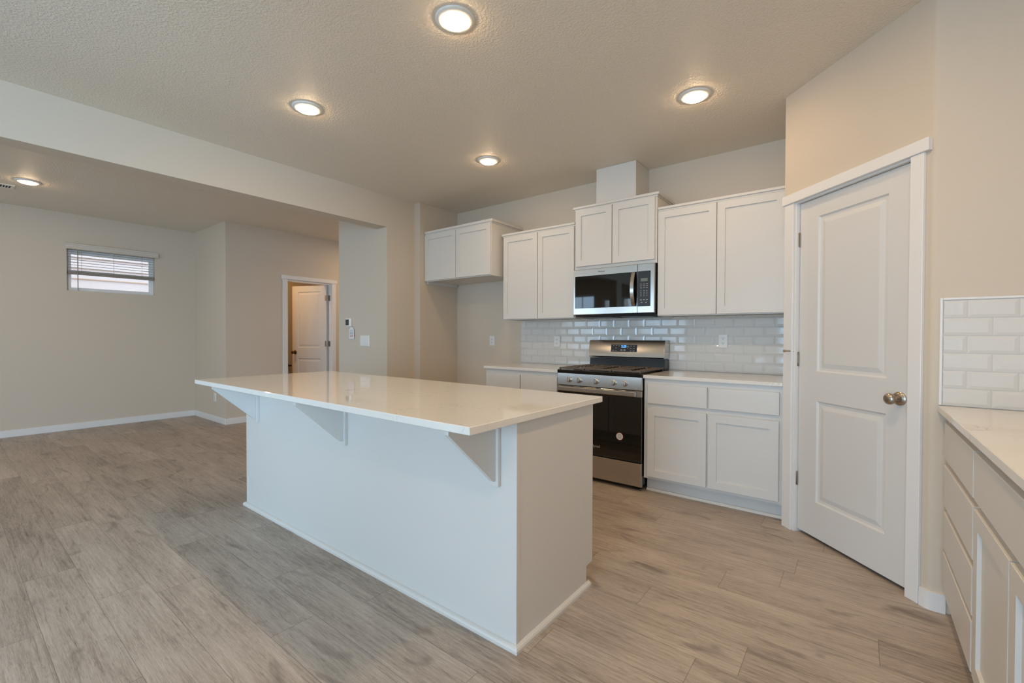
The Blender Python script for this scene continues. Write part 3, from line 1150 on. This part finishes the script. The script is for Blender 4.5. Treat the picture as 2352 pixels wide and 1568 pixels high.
fc = upper('upper_cabinet', 'short deep white two-door cabinet above the empty fridge space', XF + 0.004, -0.900, -0.523, 1.838, 2.376, 2.416,
           [(-1.905, -1.405), (-1.397, -0.905)], 1.846, 2.372, False, True)
bm = bmesh.new()
box(bm, XF + 0.003, XF + 0.022, -0.50, -0.02, 1.815, 1.837)
obj('filler_strip', bm, 'white', fc)
upper('upper_cabinet', 'white two-door upper cabinet left of the microwave', -0.862, -0.004, -0.371, 1.380, 2.240, 2.274,
      [(-0.852, -0.425), (-0.418, -0.010)], 1.387, 2.236, True, False)
upper('upper_cabinet', 'raised white two-door cabinet above the microwave', 0.001, 0.771, -0.385, 1.822, 2.368, 2.403,
      [(0.015, 0.3735), (0.380, 0.755)], 1.851, 2.366, True, True)
upper('upper_cabinet', 'tall white two-door upper cabinet between microwave and pantry wall', 0.775, 1.706, -0.371, 1.380, 2.240, 2.274,
      [(0.779, 1.2275), (1.234, 1.680)], 1.387, 2.236, False, False)
tag(obj('duct_cover', B((0.171, 0.550, -0.302, -0.001, 2.4035, CEIL - 0.001), bev=0.0015), 'white'),
    'plain white box duct cover between cabinet top and ceiling', 'duct cover')

# ------------------------------------------------------------------ microwave
mw = thing('microwave', 'stainless over-the-range microwave under the raised cabinet', 'microwave', (0.386, -0.2, 1.395))
MY = -0.395
obj('body', B((0.006, 0.766, MY + 0.001, -0.012, 1.408, 1.8205), bev=0.003), 'blackmatte', mw)
# door frame of stainless: ring with dark glass
df = bmesh.new()
F = FRONT(MY)
rings_panel(df, F, [(0.002, 0.617, 1.408, 1.8195, 0), (0.002, 0.617, 1.408, 1.8195, 0.018), (0.006, 0.6155, 1.412, 1.8155, 0.024), (0.020, 0.6145, 1.466, 1.757, 0.024), (0.022, 0.6135, 1.468, 1.755, 0.020)])
dr = obj('door', df, 'steel', mw)
bm = bmesh.new()
rings_panel(bm, F, [(0.0215, 0.6135, 1.4675, 1.7555, 0.0201), (0.0215, 0.6135, 1.4675, 1.7555, 0.0225), (0.0225, 0.6125, 1.4685, 1.7545, 0.0232)])
obj('door_glass', bm, 'mwglass', dr)['label'] = 'dark glass window'
bm = bmesh.new()
inn = [(0.055, 0.565, 1.495, 1.728, 0.0233), (0.055, 0.565, 1.495, 1.728, 0.0236)]
# curved handle
bm.free()
bm = bmesh.new()
prof = []
for k in range(17):
    s = k / 16
    z = 1.470 + s * 0.282
    d = 0.026 + 0.038 * math.sin(math.pi * s) ** 0.8
    prof.append((z, d))
o_ = []
for (z, d) in prof:
    o_.append((z, d + 0.010))
for z, d in reversed(prof):
    o_.append((z, d))
extrude_poly(bm, [(0.571, MY - d, z) for z, d in o_], (0.030, 0, 0))
obj('handle', bm, 'steel', dr, smooth=True)['label'] = 'curved stainless handle'
bm = bmesh.new()
rings_panel(bm, F, [(0.6185, 0.764, 1.408, 1.8195, 0), (0.6185, 0.764, 1.408, 1.8195, 0.018), (0.620, 0.758, 1.412, 1.8155, 0.024), (0.6205, 0.730, 1.464, 1.757, 0.024), (0.6215, 0.728, 1.466, 1.755, 0.021)])
cp = obj('control_panel', bm, 'steel', mw)
bm = bmesh.new()
rings_panel(bm, F, [(0.6205, 0.7285, 1.4655, 1.7555, 0.0205), (0.6205, 0.7285, 1.4655, 1.7555, 0.0228), (0.6215, 0.7275, 1.4665, 1.7545, 0.0233)])
obj('keypad', bm, 'dark', cp)['label'] = 'dark grey keypad'
obj('display', B((0.646, 0.704, MY - 0.0238, MY - 0.0231, 1.672, 1.698)), 'lcd', cp)['label'] = 'pale grey display'
bm = bmesh.new()
for z in (1.650, 1.634, 1.618):
    for x in (0.648, 0.674, 0.699):
        box(bm, x - 0.008, x + 0.008, MY - 0.0237, MY - 0.0232, z - 0.002, z + 0.002)
for z in (1.594, 1.580, 1.566, 1.552):
    for x in (0.648, 0.674, 0.699):
        box(bm, x - 0.003, x + 0.003, MY - 0.0237, MY - 0.0232, z - 0.003, z + 0.003)
obj('lettering', bm, 'legend', cp)
bm = bmesh.new()
for z, xs_ in ((1.518, (0.648, 0.674, 0.699)), (1.496, (0.654, 0.692))):
    for x in xs_:
        box(bm, x - 0.007, x + 0.007, MY - 0.0237, MY - 0.0232, z - 0.003, z + 0.003)
obj('lettering', bm, 'legend', cp)
bm = place_text(text_mesh('Whirlpool', 0.016), (Vector((0.285, MY - 0.0243, 1.787)), X, Z, -Y))
obj('logo', bm, 'dark', dr)['label'] = 'tiny dark maker wordmark'
bm = bmesh.new()
extrude_poly(bm, [(0.008, -0.40, 1.4075), (0.008, -0.02, 1.4075), (0.008, -0.03, 1.388), (0.008, -0.36, 1.393)], (0.755, 0, 0))
obj('vent_base', bm, 'blackmatte', mw)
bm = bmesh.new()
box(bm, 0.06, 0.34, -0.30, -0.10, 1.3845, 1.3885)
box(bm, 0.42, 0.70, -0.30, -0.10, 1.3845, 1.3885)
obj('grease_filter', bm, 'filter', mw)

# ------------------------------------------------------------------ base cabinets and counters


def base_front(name, label, x0, x1, drawers, doors, yf=-0.655, toe=-0.585, shoe_to=None):
    t_ = thing(name, label, 'cabinet', ((x0 + x1) / 2, yf / 2, 0))
    bm = B((x0, x1, yf, -0.001, 0.112, 0.8885), (x0, x1, toe, -0.001, 0, 0.112))
    obj('carcass', bm, 'white', t_)
    for (a_, b_) in drawers:
        bm = bmesh.new()
        slab(bm, FRONT(yf - 0.001), a_, b_, 0.698, 0.848)
        obj('drawer', bm, 'white', t_)
    for (a_, b_) in doors:
        bm = bmesh.new()
        shaker(bm, FRONT(yf - 0.001), a_, b_, 0.132, 0.660)
        obj('door', bm, 'white', t_)
    bm = bmesh.new()
    extrude_poly(bm, [(x0, toe - 0.0005, 0), (x0, toe - 0.016, 0), (x0, toe - 0.015, 0.010), (x0, toe - 0.009, 0.017), (x0, toe - 0.0005, 0.019)], (x1 - x0, 0, 0))
    obj('shoe_molding', bm, 'white', t_)
    return t_


base_front('base_cabinet', 'white base cabinet with two drawers and two doors right of the range', 0.776, 1.706,
           [(0.807, 1.241), (1.254, 1.688)], [(0.807, 1.238), (1.250, 1.687)])
base_front('base_cabinet', 'white base cabinet left of the range, mostly hidden by the island', -0.855, -0.004,
           [(-0.838, -0.424), (-0.414, -0.012)], [(-0.838, -0.424), (-0.414, -0.012)])
CT0, CT1 = 0.889, 0.914
tag(obj('countertop', B((0.7725, 1.707, -0.681, -0.0005, CT0, CT1), bev=0.0025), 'quartz'), 'white quartz countertop right of the range', 'countertop')
tag(obj('countertop', B((-0.870, -0.003, -0.681, -0.0005, CT0, CT1), bev=0.0025), 'quartz'), 'short white quartz countertop left of the range', 'countertop')

# right-hand run, facing -x
XFACE = 2.404
RY1 = P2.y - 0.0005
tag(obj('countertop', B((2.370, XR - 0.0005, -2.96, RY1, 0.886, CT1), bev=0.0025), 'quartz'), 'white quartz countertop along the right edge under the short tile strip', 'countertop')


def side_cabinet(name, label, y0, y1, drawers, doors):
    t_ = thing(name, label, 'cabinet', ((XFACE + XR) / 2, (y0 + y1) / 2, 0))
    obj('carcass', B((XFACE, XR - 0.001, y0, y1, 0.112, 0.8855), (XFACE + 0.07, XR - 0.001, y0, y1, 0, 0.112)), 'white', t_)
    for (a_, b_, c_, d_) in drawers:
        bm = bmesh.new()
        slab(bm, WESTF(XFACE - 0.001), a_, b_, c_, d_, th=0.018)
        obj('drawer', bm, 'white', t_)
    for (a_, b_, c_, d_) in doors:
        bm = bmesh.new()
        shaker(bm, WESTF(XFACE - 0.001), a_, b_, c_, d_, th=0.018)
        obj('door', bm, 'white', t_)
    return t_


side_cabinet('base_cabinet', 'white four-drawer base cabinet beside the pantry corner', -2.019, -1.346,
             [(-2.008, -1.410, 0.698, 0.850), (-2.008, -1.410, 0.498, 0.671), (-2.008, -1.410, 0.318, 0.472), (-2.008, -1.410, 0.135, 0.298)], [])
side_cabinet('base_cabinet', 'white base cabinet with false drawer front at the lower right corner', -2.955, -2.0195,
             [(-2.935, -2.030, 0.698, 0.850)], [(-2.445, -2.030, 0.135, 0.671), (-2.935, -2.455, 0.135, 0.671)])

# ------------------------------------------------------------------ island
IX0, IX1, IY0, IY1 = -1.430, 1.0843, -2.973, -2.005
BX0, BX1, BY0, BY1 = -1.357, 1.058, -2.682, -2.058
tag(obj('countertop', B((IX0, IX1, IY0, IY1, 0.886, CT1), bev=0.0025), 'quartz'), 'large white quartz island countertop overhanging three brackets', 'countertop')
isl = thing('kitchen_island', 'white kitchen island base with bracketed back panel', 'kitchen island', ((BX0 + BX1) / 2, (BY0 + BY1) / 2, 0))
obj('carcass', B((BX0 + 0.019, BX1 - 0.019, BY0 + 0.007, BY1, 0.112, 0.8855), (BX0 + 0.019, BX1 - 0.019, BY0 + 0.007, -2.118, 0, 0.112)), 'white', isl)
obj('back_panel', B((BX0, BX1, BY0, BY0 + 0.0065, 0, 0.8855)), 'white', isl)
for (a_, b_) in ((BX1 - 0.0185, BX1), (BX0, BX0 + 0.0185)):
    bm = bmesh.new()
    extrude_poly(bm, [(a_, BY0 + 0.0067, 0), (a_, -2.118, 0), (a_, -2.118, 0.100), (a_, BY1, 0.103), (a_, BY1, 0.8855), (a_, BY0 + 0.0067, 0.8855)], (b_ - a_, 0, 0))
    ep = obj('end_panel', bm, 'white', isl)
obj('corner_strip', B((BX1 + 0.0002, BX1 + 0.0022, BY0 + 0.0005, BY0 + 0.021, 0.02, 0.8855)), 'white', isl)
nd = 4
wd = (BX1 - BX0 - 0.04) / nd
for k in range(nd):
    a_ = BX0 + 0.02 + k * wd + 0.005
    b_ = a_ + wd - 0.010
    bm = bmesh.new()
    slab(bm, BACKF(BY1 + 0.001), a_, b_, 0.698, 0.848)
    obj('drawer', bm, 'white', isl)
    bm = bmesh.new()
    shaker(bm, BACKF(BY1 + 0.001), a_, b_, 0.132, 0.660)
    obj('door', bm, 'white', isl)
sh = [(0.0005, 0), (0.018, 0), (0.018, 0.012), (0.014, 0.019), (0.008, 0.023), (0.0005, 0.025)]
bm = bmesh.new()
# mitred shoe moulding round front and both ends
path = [(BX0, -2.118), (BX0, BY0), (BX1, BY0), (BX1, -2.100)]
offs = [(-1, 0), (-1, -1), (1, -1), (1, 0)]
R = []
for (px, py), (ox, oy) in zip(path, offs):
    R.append([bm.verts.new((px + ox * d, py + oy * d, z)) for d, z in sh])
for A, C in zip(R, R[1:]):
    for k in range(len(sh)):
        l = (k + 1) % len(sh)
        bm.faces.new((A[k], A[l], C[l], C[k]))
bm.faces.new(R[0])
bm.faces.new(list(reversed(R[-1])))
obj('shoe_molding', bm, 'white', isl)
for xb, lab in ((-1.170, 'left'), (-0.105, 'middle'), (0.960, 'right')):
    pl = obj('bracket', B((xb - 0.022, xb + 0.022, BY0 - 0.019, BY0 - 0.0005, 0.622, 0.8855), bev=0.0015), 'white', isl)
    bm = bmesh.new()
    y_ = BY0 - 0.0195
    extrude_poly(bm, [(xb - 0.010, y_, 0.8853), (xb - 0.010, y_, 0.645), (xb - 0.010, y_ - 0.012, 0.645), (xb - 0.010, y_ - 0.255, 0.868), (xb - 0.010, y_ - 0.255, 0.8853)], (0.020, 0, 0))
    obj('brace', bm, 'white', pl)

# ------------------------------------------------------------------ gas range
rg = thing('gas_range', 'stainless freestanding gas range between the base cabinets', 'stove', (0.388, -0.33, 0))
RX0, RX1 = 0.008, 0.766
RF = -0.665
obj('body', B((RX0, RX1, RF + 0.001, -0.016, 0.045, 0.894), bev=0.002), 'black', rg)
# cooktop with raised front lip
bm = bmesh.new()
extrude_poly(bm, [(RX0 - 0.001, -0.697, 0.893), (RX0 - 0.001, -0.699, 0.918), (RX0 - 0.001, -0.690, 0.924), (RX0 - 0.001, -0.66, 0.914), (RX0 - 0.001, -0.14, 0.914), (RX0 - 0.001, -0.14, 0.895), (RX0 - 0.001, -0.3, 0.893)], (RX1 - RX0 + 0.004, 0, 0))
obj('cooktop', bm, 'black', rg)
gw = (RX1 - RX0 - 0.012) / 3
for k in range(3):
    a_ = RX0 + 0.006 + k * gw + 0.003
    b_ = a_ + gw - 0.006
    bm = bmesh.new()
    y0_, y1_ = -0.685, -0.155
    zt = 0.942
    for (p, q, r_, s_) in ((a_, b_, y0_, y0_ + 0.016), (a_, b_, y1_ - 0.016, y1_), (a_, a_ + 0.014, y0_ + .016, y1_ - .016), (b_ - 0.014, b_, y0_ + .016, y1_ - .016)):
        box(bm, p, q, r_, s_, zt - 0.014, zt, bev=0.002)
    for px in (a_ + 0.003, b_ - 0.013):
        for py in (y0_ + 0.003, y1_ - 0.013):
            box(bm, px, px + 0.01, py, py + 0.01, 0.9142, zt - 0.0141)
    n_ = 7
    for j in range(n_):
        yy = y0_ + 0.05 + j * (y1_ - y0_ - 0.10) / (n_ - 1)
        cxm = (a_ + b_) / 2
        box(bm, a_ + 0.014, cxm - 0.035, yy - 0.012, yy + 0.012, zt - 0.012, zt - 0.0005, bev=0.002)
        box(bm, cxm + 0.035, b_ - 0.014, yy - 0.012, yy + 0.012, zt - 0.012, zt - 0.0005, bev=0.002)
    for yc in (-0.55, -0.29):
        box(bm, (a_ + b_) / 2 - 0.012, (a_ + b_) / 2 + 0.012, yc - 0.13 if yc < -0.4 else yc + 0.04, yc - 0.04 if yc < -0.4 else yc + 0.13, zt - 0.012, zt - 0.0008, bev=0.002)
    obj('grate', bm, 'grate', rg)
for (bx_, by_, br_) in ((0.14, -0.55, 0.045), (0.14, -0.29, 0.036), (0.387, -0.42, 0.05), (0.634, -0.55, 0.05), (0.634, -0.29, 0.036)):
    bm = bmesh.new()
    lathe(bm, [(br_ + .006, 0.9143), (br_ + .004, 0.919), (br_, 0.920), (br_ - .002, 0.927), (0, 0.929)], (bx_, by_, 0), Z, 24)
    obj('burner', bm, 'blackmatte', rg)
# control panel, slightly leaning back
bm = bmesh.new()
extrude_poly(bm, [(RX0 - 0.002, -0.690, 0.893), (RX0 - 0.002, -0.694, 0.793), (RX0 - 0.002, -0.692, 0.789), (RX0 - 0.002, RF, 0.789), (RX0 - 0.002, RF, 0.893)], (RX1 - RX0 + 0.005, 0, 0))
bmesh.ops.bevel(bm, geom=bm.edges[:], offset=0.0015, segments=1, affect='EDGES')
fp = obj('control_panel', bm, 'steel', rg)
kax = Vector((0, -1, 0.04)).normalized()
for kx in (0.119, 0.214, 0.373, 0.531, 0.627):
    bm = bmesh.new()
    kc = Vector((kx, -0.6925, 0.838))
    lathe(bm, [(0.0245, 0.0005), (0.0245, 0.004), (0.0205, 0.006), (0.0195, 0.026), (0.018, 0.029), (0, 0.0295)], kc, kax, 28)
    vv = Vector((0, 0.04, 1)).normalized()
    obox(bm, (kc, X, vv, kax), -0.0045, 0.0045, -0.0185, 0.0185, 0.0294, 0.036, 0.001)
    obj('knob', bm, 'steel', fp, smooth=True)
# oven door
od = bmesh.new()
box(od, RX0 + 0.001, RX1 + 0.001, -0.6935, RF, 0.735, 0.785, bev=0.003)
ov = obj('oven_door', od, 'steel', rg)
bm = bmesh.new()
rings_panel(bm, FRONT(RF), [(RX0 + 0.001, RX1 + 0.001, 0.228, 0.7345, 0), (RX0 + 0.001, RX1 + 0.001, 0.228, 0.7345, 0.026), (RX0 + 0.004, RX1 - 0.002, 0.231, 0.7335, 0.0285)])
obj('door_glass', bm, 'blackglass', ov)['label'] = 'dark mirror-like glass'
bm = bmesh.new()
hz0, hz1 = 0.742, 0.781
pf = [(-0.728, hz0 + .003), (-0.731, hz0 + 0.009), (-0.731, hz1 - 0.006), (-0.727, hz1), (-0.716, hz1), (-0.714, hz1 - .003), (-0.714, hz0 + .003), (-0.717, hz0)]
extrude_poly(bm, [(RX0 + 0.022, y_, z_) for y_, z_ in pf], (RX1 - RX0 - 0.044 - 0.018, 0, 0))
for xx in (RX0 + 0.03, RX1 - 0.066):
    box(bm, xx, xx + 0.022, -0.716, -0.6935, hz0 + 0.006, hz1 - 0.006)
obj('handle', bm, 'steel', ov)['label'] = 'wide flat stainless handle'
bm = place_text(text_mesh('Whirlpool', 0.031), (Vector((0.352, RF - 0.0289, 0.303)), X, Z, -Y))
obj('logo', bm, 'legend', ov)['label'] = 'pale maker wordmark'
stc = Vector((0.589, RF - 0.0288, 0.413))
bm = bmesh.new()
lathe(bm, [(0.030, 0), (0.030, 0.0005)], stc, -Y, 40)
st = obj('sticker', bm, 'redink', ov)
st['label'] = 'round white sticker with a pink rim'
bm = bmesh.new()
lathe(bm, [(0.0272, 0.0006), (0.0272, 0.0009)], stc, -Y, 40)
obj('sticker_face', bm, 'paper', ov)
bm = bmesh.new()
for i, z in enumerate((0.017, 0.011, 0.004, -0.003, -0.010, -0.016)):
    hw = 0.014 if i in (0, 5) else 0.020
    obox(bm, (stc, X, Z, -Y), -hw, hw, z - 0.0016, z + 0.0016, 0.001, 0.0012)
obj('sticker_print', bm, 'ink', ov)
# storage drawer
bm = bmesh.new()
rings_panel(bm, FRONT(RF), [(RX0 + 0.001, RX1 + 0.001, 0.036, 0.2225, 0), (RX0 + 0.001, RX1 + 0.001, 0.036, 0.2225, 0.022), (RX0 + 0.006, RX1 - 0.004, 0.041, 0.2195, 0.027)])
obj('storage_drawer', bm, 'steel', rg)
for (fx_, fy_) in ((0.05, -0.62), (0.715, -0.62), (0.05, -0.08), (0.715, -0.08)):
    bm = bmesh.new()
    lathe(bm, [(0.017, 0.0), (0.019, 0.004), (0.019, 0.012), (0.009, 0.014), (0.009, 0.0445)], (fx_, fy_, 0), Z, 16)
    obj('foot', bm, 'blackmatte', rg)
# back guard: black riser and leaning stainless console
BX_0, BX_1 = 0.022, 0.757
bm = bmesh.new()
extrude_poly(bm, [(BX_0 + .004, -0.138, 0.9145), (BX_0 + .004, -0.125, 1.008), (BX_0 + .004, -0.02, 1.008), (BX_0 + .004, -0.02, 0.9145)], (BX_1 - BX_0 - .008, 0, 0))
obj('riser', bm, 'black', rg)
bm = bmesh.new()
xa_, xb_ = BX_0, BX_1
pf = [(-0.158, 1.022), (-0.160, 1.026), (-0.134, 1.166), (-0.126, 1.175), (-0.112, 1.178), (-0.030, 1.178), (-0.022, 1.172), (-0.022, 1.018), (-0.150, 1.016)]
extrude_poly(bm, [(xa_, y_, z_) for y_, z_ in pf], (xb_ - xa_, 0, 0))
bmesh.ops.bevel(bm, geom=[e for e in bm.edges if abs(e.verts[0].co.x - e.verts[1].co.x) < 1e-6], offset=0.004, segments=2, affect='EDGES', clamp_overlap=True)
cs = obj('console', bm, 'steel', rg, smooth=True)
Vc = Vector((0, 0.026, 0.14)).normalized()
Nc = Vector((0, -0.14, 0.026)).normalized()
fc_ = (Vector((0.3805, -0.160, 1.026)), X, Vc, Nc)
obox_bm = bmesh.new()
obox(obox_bm, fc_, -0.126, 0.126, 0.044, 0.112, 0.0002, 0.0016)
obj('display_panel', obox_bm, 'dark', cs)['label'] = 'black touch panel'
bm = text_mesh('2:25', 0.030)
bm = place_text(bm, (fc_[0] + Vc * 0.094 + Nc * 0.0021 + X * -0.001, X, Vc, Nc))
obj('clock_digits', bm, 'digits', cs)['label'] = 'glowing blue clock digits'
bm = bmesh.new()
rd = random.Random(4)
for (px, pv, w_) in ((-0.102, .101, .006), (-0.074, .101, .006), (-0.047, .100, .007), (-0.076, .079, .007), (-0.104, .056, .010), (-0.077, .056, .006)):
    obox(bm, fc_, px - w_, px + w_, pv - 0.002, pv + 0.002, 0.0017, 0.0020)
obj('lettering', bm, 'legend', cs)
bm = bmesh.new()
for (px, pv, w_) in ((0.038, .099, .006), (0.040, .090, .012),
                     (0.068, .099, .008), (0.096, .099, .007), (0.038, .077, .004), (0.067, .077, .008), (0.096, .077, .008), (0.068, .054, .006), (0.096, .054, .009)):
    obox(bm, fc_, px - w_, px + w_, pv - 0.002, pv + 0.002, 0.0017, 0.0020)
obj('lettering', bm, 'legend', cs)
for (px, pv) in ((-0.022, .061), (0.008, .061)):
    bm = bmesh.new()
    obox(bm, fc_, px - 0.010, px + 0.010, pv - 0.006, pv + 0.006, 0.0017, 0.0020)
    obj('button', bm, 'legend', cs)
